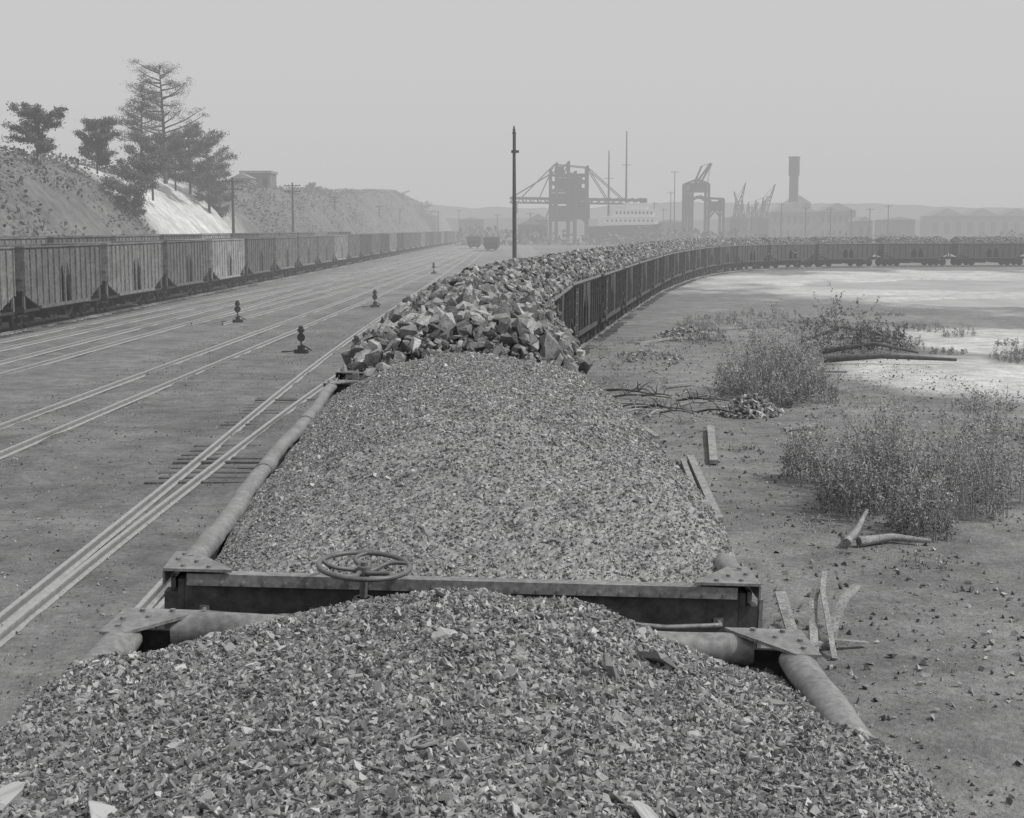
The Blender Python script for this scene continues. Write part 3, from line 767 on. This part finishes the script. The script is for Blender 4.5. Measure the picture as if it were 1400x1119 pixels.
for dy in(-5,5):
    for u,vt in((752,232),(760,224),(776,222),(785,235),(801,228)): mb.beam(Pq(u,vt,dy),(px(u,t0),t0+dy,0),.8)
    for v in(240,250,262,285,296): mb.beam(Pq(752,v,dy),Pq(801,v,dy),.6)
    for a,b,c,d in((752,250,776,262),(776,250,752,262),(776,240,801,250),(801,240,776,250),(752,285,776,262),(776,262,801,285),(752,285,776,304),(801,285,776,304),(776,285,752,304),(776,285,801,304)): mb.beam(Pq(a,b,dy),Pq(c,d,dy),.5)
for (u,v) in((752,240),(776,240),(801,240),(752,262),(801,262),(776,285)): mb.beam(Pq(u,v,-5),Pq(u,v,5),.6)
link('tower',mb.mesh('tower',[M_struct]),e)
mb=MB(); mb.box(Pq(777,252),(8.,7,3.6)); mb.box(Pq(768,272),(8,8,3.4)); mb.box(Pq(790,288),(7,8,5.5)); mb.box(Pq(764,236),(3,4,3.5)); mb.box(Pq(764,292),(5,8,5)); mb.box(Pq(790,266),(5,7,4)); mb.prism([(px(768,t0),pz(243,t0)),(px(790,t0),pz(243,t0)),(px(779,t0),pz(237,t0))],'y',t0-4,t0+4)
link('machinery_house',mb.mesh('machinery_house',[M_struct]),e)
mb=MB()
for a,b,c,d in((757,226,712,271),(757,226,737,271),(776,224,700,270),(801,230,828,272),(801,230,850,273),(757,226,801,230),(776,224,745,300)): mb.beam(Pq(a,b,-4),Pq(c,d,-4),.28); mb.beam(Pq(a,b,4),Pq(c,d,4),.28)
mb.box(Pq(705,285),(1.2,2,3.2)); mb.beam(Pq(705,277),Pq(705,285),.2)
link('stay',mb.mesh('stay',[M_struct]),e)
e=link('ship',None); tag(e,'lake freighter with white deckhouse and tall masts','ship')
mb=MB(); x0,x1=px(800,t0),px(892,t0); y=t0-14
mb.prism([(x0,0),(x1-1,0),(x1+1,6.2),(x1-2,5.8),(x0,5.2)],'y',y-6,y+6); link('hull',mb.mesh('hull',[M_struct]),e)
mb=MB(); cxs=px(855,t0)
mb.box((cxs,y-1,6.9),(17,9,2.4)); mb.box((cxs,y-1,8.2),(18,10.4,.18)); mb.box((cxs+1,y-1,9.3),(13,8,2.0)); mb.box((cxs+1,y-1,10.4),(14,9.4,.18)); mb.box((cxs+2,y-1,11.4),(7,6,1.8)); mb.box((cxs+2,y-1,12.4),(8.4,7.4,.18)); mb.box((px(824,t0),y-1,6.4),(5,7,2.2))
for q in range(11): mb.beam((cxs-8.8+q*1.76,y-6.1,8.2),(cxs-8.8+q*1.76,y-6.1,9.2),.08)
link('deckhouse',mb.mesh('deckhouse',[M_white]),e)
for k in range(10):
    mb=MB(); mb.box((cxs-4.5+k*1.2,y-5.04,9.4),(.5,.1,.8)); link('window',mb.mesh('window',[M_dark]),e)
for k in range(11):
    mb=MB(); mb.box((cxs-7.4+k*1.4,y-5.54,7.),(.5,.1,.6)); link('window',mb.mesh('window',[M_dark]),e)
for u,v in((827,210),(850,185)):
    mb=MB(); mb.tube([(px(u,t0),y,4),(px(u,t0),y,pz(v,t0))],[.4,.18],8); mb.beam((px(u,t0)-1.5,y,pz(v,t0)*.7),(px(u,t0)+1.5,y,pz(v,t0)*.7),.15); link('mast',mb.mesh('mast',[M_struct]),e)
mb=MB(); mb.tube([(px(872,t0),y,5),(px(873,t0),y,14)],1.2,12); link('funnel',mb.mesh('funnel',[M_struct]),e)
e=link('gantry_crane',None); tag(e,'steel portal crane with raised luffing boom','dock crane','dock cranes')
mb=MB()
for dy in(-4,4):
    for u in(934,942,964,984): mb.beam(Pq(u,272 if u>970 else 252,dy),(px(u,t0),t0+dy,0),.8)
    for a,b,c,d in((934,270,984,272),(934,252,964,252),(934,262,964,262),(934,262,942,300),(984,272,964,300),(934,252,949,246),(949,246,964,252),(942,275,953,268),(953,268,964,275),(934,285,942,270),(964,285,984,276),(964,272,984,296)): mb.beam(Pq(a,b,dy),Pq(c,d,dy),.5)
link('portal',mb.mesh('portal',[M_struct]),e)
mb=MB(); mb.box(Pq(952,257),(5.,6,3)); mb.box(Pq(975,282),(4.,7,3)); link('machinery_house',mb.mesh('machinery_house',[M_struct]),e)
mb=MB()
for dy in(-1.5,1.5):
    mb.beam(Pq(946,255,dy),Pq(968,224,dy),.4); mb.beam(Pq(951,258,dy),Pq(969,225,dy),.35); mb.beam(Pq(956,228,dy),Pq(946,252,dy),.3); mb.beam(Pq(956,228,dy),Pq(968,224,dy),.18); mb.beam(Pq(968,224,dy),Pq(964,252,dy),.12)
link('boom',mb.mesh('boom',[M_struct]),e)
def derrick(u,v0,u1,v1,t,label):
    e=link('derrick',None); tag(e,label,'derrick','dock derricks')
    def Q(u,v,dy=0): return (px(u,t),t+dy,pz(v,t))
    mb=MB(); a=Vector(Q(u,v0));b=Vector(Q(u1,v1)); o=Vector((1.3,0,.2))
    mb.beam(a-o*.8,b,.3); mb.beam(a+o*.8,b,.3)
    for k in range(9):
        f=k/9;g=(k+1)/9; mb.beam(a.lerp(b,f)-o*.8*(1-f),a.lerp(b,g)+o*.8*(1-g),.18); mb.beam(a.lerp(b,f)+o*.8*(1-f),a.lerp(b,g)-o*.8*(1-g),.18)
    link('boom',mb.mesh('boom',[M_struct]),e)
    mb=MB(); mb.beam((a.x,t,0),(a.x,t,a.z+7),.5); mb.beam((a.x-2.4,t,0),(a.x,t,a.z+7),.3); mb.beam((a.x+2.4,t,0),(a.x,t,a.z+7),.3); mb.beam((a.x,t,a.z+7),b,.12); mb.box((a.x,t,a.z*.5),(3.6,4,a.z)); link('mast',mb.mesh('mast',[M_struct]),e)
derrick(1003,300,1016,250,520,'lattice derrick crane on the dock')
derrick(1040,298,1056,252,520,'lattice derrick crane on the dock')
derrick(1030,300,1047,268,540,'lattice derrick crane on the dock')
derrick(1012,300,1000,262,540,'lattice derrick crane on the dock')
derrick(1020,302,1034,276,560,'lattice derrick crane on the dock')
xs=np.linspace(-500,1100,400)
def ftop(x): return 15+12*fbm(x*.006,x*0,61)+4*fbm(x*.05,x*0,62)
for (yy,sc,nm) in((1150,.95,'far wooded shore across the harbour'),(820,.42,'low wooded land behind the docks')):
    X=np.repeat(xs,3);Zt=ftop(xs+yy)*sc
    V=np.stack([X,np.tile([yy-2,yy,yy+60],len(xs)),np.stack([xs*0-1,Zt,Zt*.8],1).ravel()],1)
    i=np.arange(len(xs)-1)*3; T=np.vstack([np.stack(q,1) for q in((i,i+3,i+4),(i,i+4,i+1),(i+1,i+4,i+5),(i+1,i+5,i+2))])
    tag(link('hill',tri_mesh('hill',V,T,np.ones(len(V)),[M_far],True)),nm,None,None,'structure')
n=11000; X=rng.uniform(-60,420,n); Y=rng.uniform(395,440,n); k=fbm(X*.05,Y*.02,71); keep=k>.46; X,Y,k=X[keep],Y[keep],k[keep]
v,t,s=leaves(np.stack([X,Y,rng.uniform(0,1,len(X))*(k-.42)*17],1),rng.uniform(.8,1.6,len(X)),asp=.8)
tag(link('distant_brush',tri_mesh('distant_brush',v,t,s,[M_leaf])),'low scrub in front of the docks','brush',None,'stuff')

# ------------------------------------------------------------ light, sky, camera
az=math.radians(104); el=math.radians(50)
w=bpy.data.worlds.new('World'); scene.world=w; w.use_nodes=True; nt=w.node_tree; nt.nodes.clear()
o=nt.nodes.new('ShaderNodeOutputWorld'); bg=nt.nodes.new('ShaderNodeBackground'); sk=nt.nodes.new('ShaderNodeTexSky'); sk.sky_type='NISHITA'
sk.sun_disc=False; sk.sun_elevation=el; sk.sun_rotation=az; sk.dust_density=4; sk.air_density=1.2
bw=nt.nodes.new('ShaderNodeRGBToBW'); mx=nt.nodes.new('ShaderNodeMix'); mx.data_type='FLOAT'; mx.inputs[0].default_value=.85; mx.inputs[3].default_value=5.1
nt.links.new(sk.outputs[0],bw.inputs[0]); nt.links.new(bw.outputs[0],mx.inputs[2]); nt.links.new(mx.outputs[0],bg.inputs['Color']); bg.inputs['Strength'].default_value=.122
nt.links.new(bg.outputs[0],o.inputs['Surface'])
sd=bpy.data.lights.new('sun','SUN'); sd.energy=2.6; sd.angle=math.radians(3); sd.color=(1,.99,.98); so=bpy.data.objects.new('sun',sd); COL.objects.link(so)
dv=Vector((math.sin(az)*math.cos(el),math.cos(az)*math.cos(el),math.sin(el))); so.rotation_euler=dv.to_track_quat('Z','Y').to_euler(); so.location=(0,0,60)
cd=bpy.data.cameras.new('camera'); cd.sensor_width=36; cd.sensor_fit='HORIZONTAL'; cd.lens=36*2000/1400; cd.clip_start=.1; cd.clip_end=6000
co=bpy.data.objects.new('camera',cd); COL.objects.link(co); co.location=(0,0,4.6); co.rotation_euler=(math.radians(90-7.04),0,0); scene.camera=co
